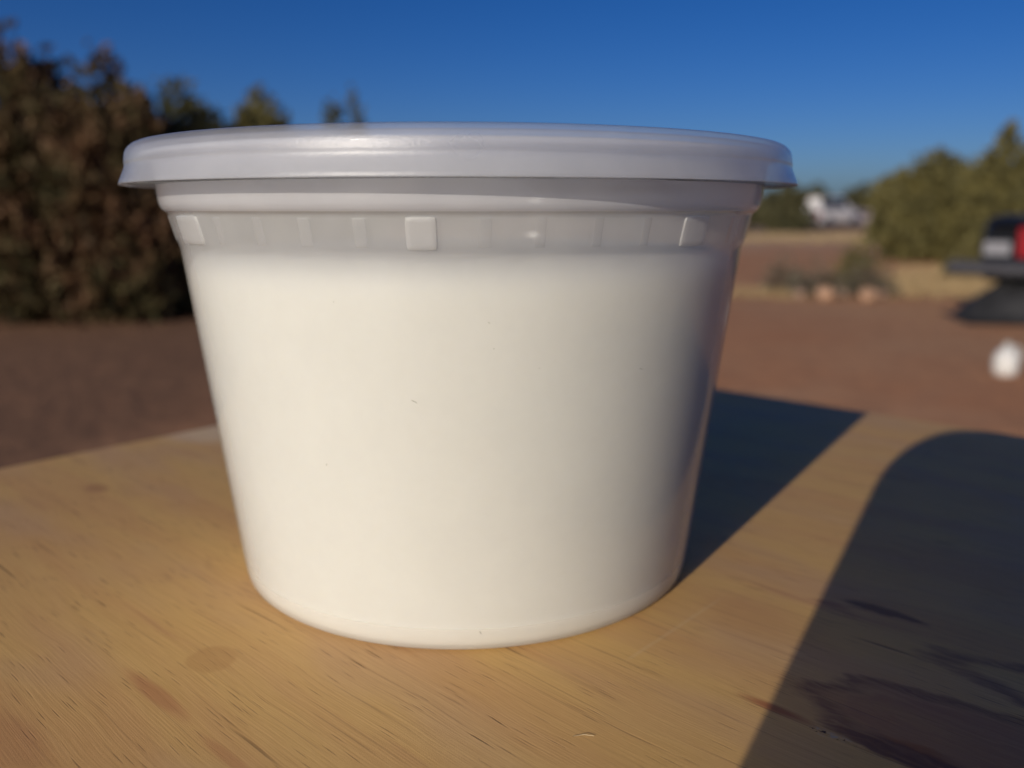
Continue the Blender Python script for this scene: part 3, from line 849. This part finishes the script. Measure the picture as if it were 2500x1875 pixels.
def densify(p, step=1.2):
    o = [p[0]]
    for a, b in zip(p, p[1:]):
        n = max(1, int(math.hypot(b[0] - a[0], b[1] - a[1]) / step))
        for i in range(1, n + 1): o.append((a[0] + (b[0] - a[0]) * i / n, a[1] + (b[1] - a[1]) * i / n))
    return o
prof = [(0.0, 0.05)] + outer + inner + [(0.0, 0.32)]
mb = MB(); mb.lathe([(r * mm, z * mm) for r, z in prof], 320)
tw = mb.build('tub_wall', MAT['tub'], tub_root)
tw.data.materials.append(MAT['rim_plastic'])
tw.data.materials.append(MAT['base_plastic'])       # solid ring round the foot, the thick stacking rim above the band is milkier
for p_ in tw.data.polygons:
    if p_.center.z > 66.0 * mm: p_.material_index = 1
    elif p_.center.z < 3.6 * mm: p_.material_index = 2

# ribs and frosted lugs on the band, proud of the wall
def patch(a0, a1, z0, z1, proud, mat, name, corner=0.0):
    mb = MB()
    na, nz = 10, 8
    v = []; f = []
    def rb(z): return 50.62 + (z - 61.6) * (51.5 - 50.62) / (65.1 - 61.6)
    def rr(u, w):
        e = 1.0
        ed = min(u, 1 - u) * (a1 - a0) * 0.9; ew = min(w, 1 - w) * (z1 - z0)
        return proud * min(1, min(ed, ew) / 0.12) ** 0.6 if min(ed, ew) < 0.12 else proud
    us = [0, 0.015, 0.04, 0.2, 0.4, 0.6, 0.8, 0.96, 0.985, 1]; ws = us
    for w in ws:
        for u in us:
            # rounded corners: pull the outline in
            cu, cw = abs(u - 0.5) * 2, abs(w - 0.5) * 2
            k = 1 - corner * max(0, cu * cw - 0.55)
            uu = 0.5 + (u - 0.5) * k; www = 0.5 + (w - 0.5) * k
            a = rad(a0 + (a1 - a0) * uu); z = z0 + (z1 - z0) * www
            edge = u in (0, 1) or w in (0, 1)
            r = rb(z) + (-0.15 if edge else rr(u, w))
            v.append((r * mm * math.sin(a), -r * mm * math.cos(a), z * mm))
    n = len(us)
    for i in range(n - 1):
        for j in range(n - 1):
            f.append((i * n + j, i * n + j + 1, (i + 1) * n + j + 1, (i + 1) * n + j))
    mb.add(v, f)
    return mb.build(name, mat, tub_root)
for a0, a1 in ((-55.6, -46.0), (-5.6, -1.0), (40.0, 46.6), (85, 90), (130, 135), (176, 181), (-92, -97), (-137, -142)):
    patch(min(a0, a1), max(a0, a1), 61.0, 65.35, 0.24, MAT['lug'], 'lug', 0.12)
for k, (a, wd) in enumerate(((-40.0, 1.9), (-30.3, 2.0), (-21.4, 2.2), (-12.4, 2.1), (5.9, 2.0), (14.1, 1.6), (23.2, 1.5), (32, 1.5), (55.5, 1.6), (64.5, 1.6), (73.5, 1.6), (-66, 1.8), (-75, 1.8))):
    patch(a - wd / 2, a + wd / 2, 61.3, 65.2, 0.07, MAT['rib'] if a < 0 else MAT['rib_clear'], 'rib')
# lid: skirt, rounded shoulder, bead, recessed top
lo = [(58.5, 70.05), (58.55, 70.2), (58.3, 70.8), (57.95, 71.6), (57.65, 72.3), (57.5, 72.7), (57.45, 72.95), (57.45, 73.15), (57.5, 73.3), (57.47, 73.6), (57.4, 74.2), (57.28, 74.9), (57.1, 75.35), (56.75, 75.8), (56.25, 76.2), (55.7, 76.45), (55.0, 76.6), (54.2, 76.55), (53.6, 76.2), (53.2, 75.6), (52.9, 74.8), (52.6, 73.7), (52.1, 73.2), (51.2, 73.0), (40, 73.0), (20, 73.05), (0, 73.05)]
li = [(0, 72.35), (20, 72.35), (40, 72.3), (51.6, 72.3), (52.2, 72.6), (52.6, 73.2)]
# underside of the skirt
under = [(53.2, 75.3), (53.8, 75.75), (55.0, 75.85), (55.9, 75.6), (56.4, 75.0), (56.7, 74.2), (56.75, 73.0), (57.0, 72.2), (57.5, 71.3), (57.9, 70.5), (58.2, 70.05)]
mb = MB(); mb.lathe([(r * mm, z * mm) for r, z in lo + li + under + [lo[0]]], 320)
mb.build('lid', MAT['lid'], tub_root)

# contents
food = [(0, 0.38), (41.15, 0.38), (41.7, 0.61), (42.09, 1.04), (42.39, 1.77), (42.56, 2.6)] + [(wall_r(z) - 0.46, z) for z in (5, 10, 20, 30, 40, 48, 53)] + [(wall_r(55) - 0.6, 55), (wall_r(56.5) - 0.9, 56.5), (wall_r(57.7) - 1.5, 57.7), (wall_r(58.6) - 2.6, 58.6), (45.5, 59.3), (42, 59.6), (36, 59.7), (20, 59.6), (0, 59.6)]
mb = MB(); mb.lathe([(r * mm, z * mm) for r, z in food], 200)
fo = mb.build('white_food', MAT['food'], None, (CX, CY, TZ))
tag(fo, 'creamy white food filling the plastic tub up to its band', 'food')

# lint fibres and specks on the tub wall
def fibre(phi, z, pts, r, label):
    """pts: offsets (mm) along the wall, right and up"""
    mb = MB()
    P = []
    for dx, dz in pts:
        zz = z + dz; R = (wall_r(zz) + r * 0.6)
        a = rad(phi) + dx / R
        P.append((R * mm * math.sin(a), -R * mm * math.cos(a), zz * mm))
    mb.tube(P, [r * mm * 0.7] + [r * mm] * (len(P) - 2) + [r * mm * 0.7], 6)
    o = mb.build('lint_fibre', MAT['fibre'], None, (CX, CY, TZ))
    tag(o, label, 'lint', 'dark specks on the tub')
fibre(7.4, 47.8, [(-0.05, -0.03), (0, 0), (0.05, 0.03)], 0.055, 'black dot on the upper middle of the tub')
fibre(6.6, 51.4, [(-0.12, 0.06), (0, 0), (0.08, -0.1)], 0.03, 'tiny dark speck above the black dot on the tub')
fibre(-5.8, 40.4, [(-0.35, 0.1), (-0.15, 0.05), (0.0, -0.12), (0.2, -0.1), (0.38, -0.32)], 0.028, 'longest curly dark fibre left of the tub centre')
fibre(-23.2, 29.8, [(0.05, 0.15), (-0.08, 0.02), (-0.04, -0.15)], 0.028, 'small hooked fibre on the left half of the tub')
fibre(35.0, 43.4, [(-0.3, 0.06), (0, 0), (0.3, -0.1)], 0.028, 'straight thin fibre on the shaded right of the tub')
fibre(5.2, 3.4, [(-0.1, 0.3), (0.02, 0.02), (0.12, -0.25)], 0.035, 'dark fibre near the bottom edge of the tub')
fibre(15.0, 44.8, [(-0.08, 0.02), (0, 0), (0.06, 0.05)], 0.03, 'faint speck right of the black dot on the tub')
fibre(-18.2, 54.0, [(0, 0.08), (0, 0), (0.02, -0.08)], 0.028, 'faint speck high on the left of the tub')

# loose splinter lying on the table
mb = MB(); mb.tube([(-0.0013, 0, 0.0001), (0.0002, 0.0001, 0.00022), (0.0014, -0.0001, 0.0001)], [0.00003, 0.000045, 0.000025], 6)
o = mb.build('wood_splinter', MAT['splinter'], None, (0.0091, 0.0978, TZ + 0.0001))
o.rotation_euler = (0, 0, rad(3))
tag(o, 'thin pale wood splinter lying on the table in front of the tub', 'splinter')

# ------------------------------------------------------------------ the phone that takes the picture (throws the rounded shadow at the right)
ph = empty('smartphone', (0, 0, CAM_Z))
ph.rotation_euler = (-0.2032, 0, 0)
tag(ph, 'smartphone held up before the tub, throwing the rounded shadow on the table', 'phone')
def rounded_slab(x0, x1, z0, z1, y0, y1, r, n=10):
    c = [(x1 - r, z1 - r, 0), (x0 + r, z1 - r, 90), (x0 + r, z0 + r, 180), (x1 - r, z0 + r, 270)]
    o = []
    for cx, cz, a in c:
        for i in range(n + 1):
            th = rad(a + 90 * i / n); o.append((cx + r * math.cos(th), cz + r * math.sin(th)))
    k = len(o)
    v = [(x, y0, z) for x, z in o] + [(x, y1, z) for x, z in o]
    f = [tuple(range(k)), tuple(range(2 * k - 1, k - 1, -1))] + [(i, i + k, (i + 1) % k + k, (i + 1) % k) for i in range(k)]
    mb = MB(); mb.add(v, f, False); return mb
PX0, PX1, PZ0, PZ1 = -0.034, 0.118, -0.049, 0.026
rounded_slab(PX0, PX1, PZ0, PZ1, -0.0105, -0.0025, 0.019).build('body', MAT['phone_body'], ph)
rounded_slab(PX0 + 0.003, PX1 - 0.003, PZ0 + 0.003, PZ1 - 0.003, -0.0110, -0.0106, 0.0165).build('screen', MAT['phone_glass'], ph)
mb = MB(); mb.lathe([(0.0, 0.0), (0.0075, 0.0), (0.0082, 0.0006), (0.0082, 0.0016), (0.0, 0.0016)], 32, Matrix.Rotation(math.pi / 2, 4, 'X'), False, (0, -0.0009, 0)); mb.build('camera_lens', MAT['phone_glass'], ph)
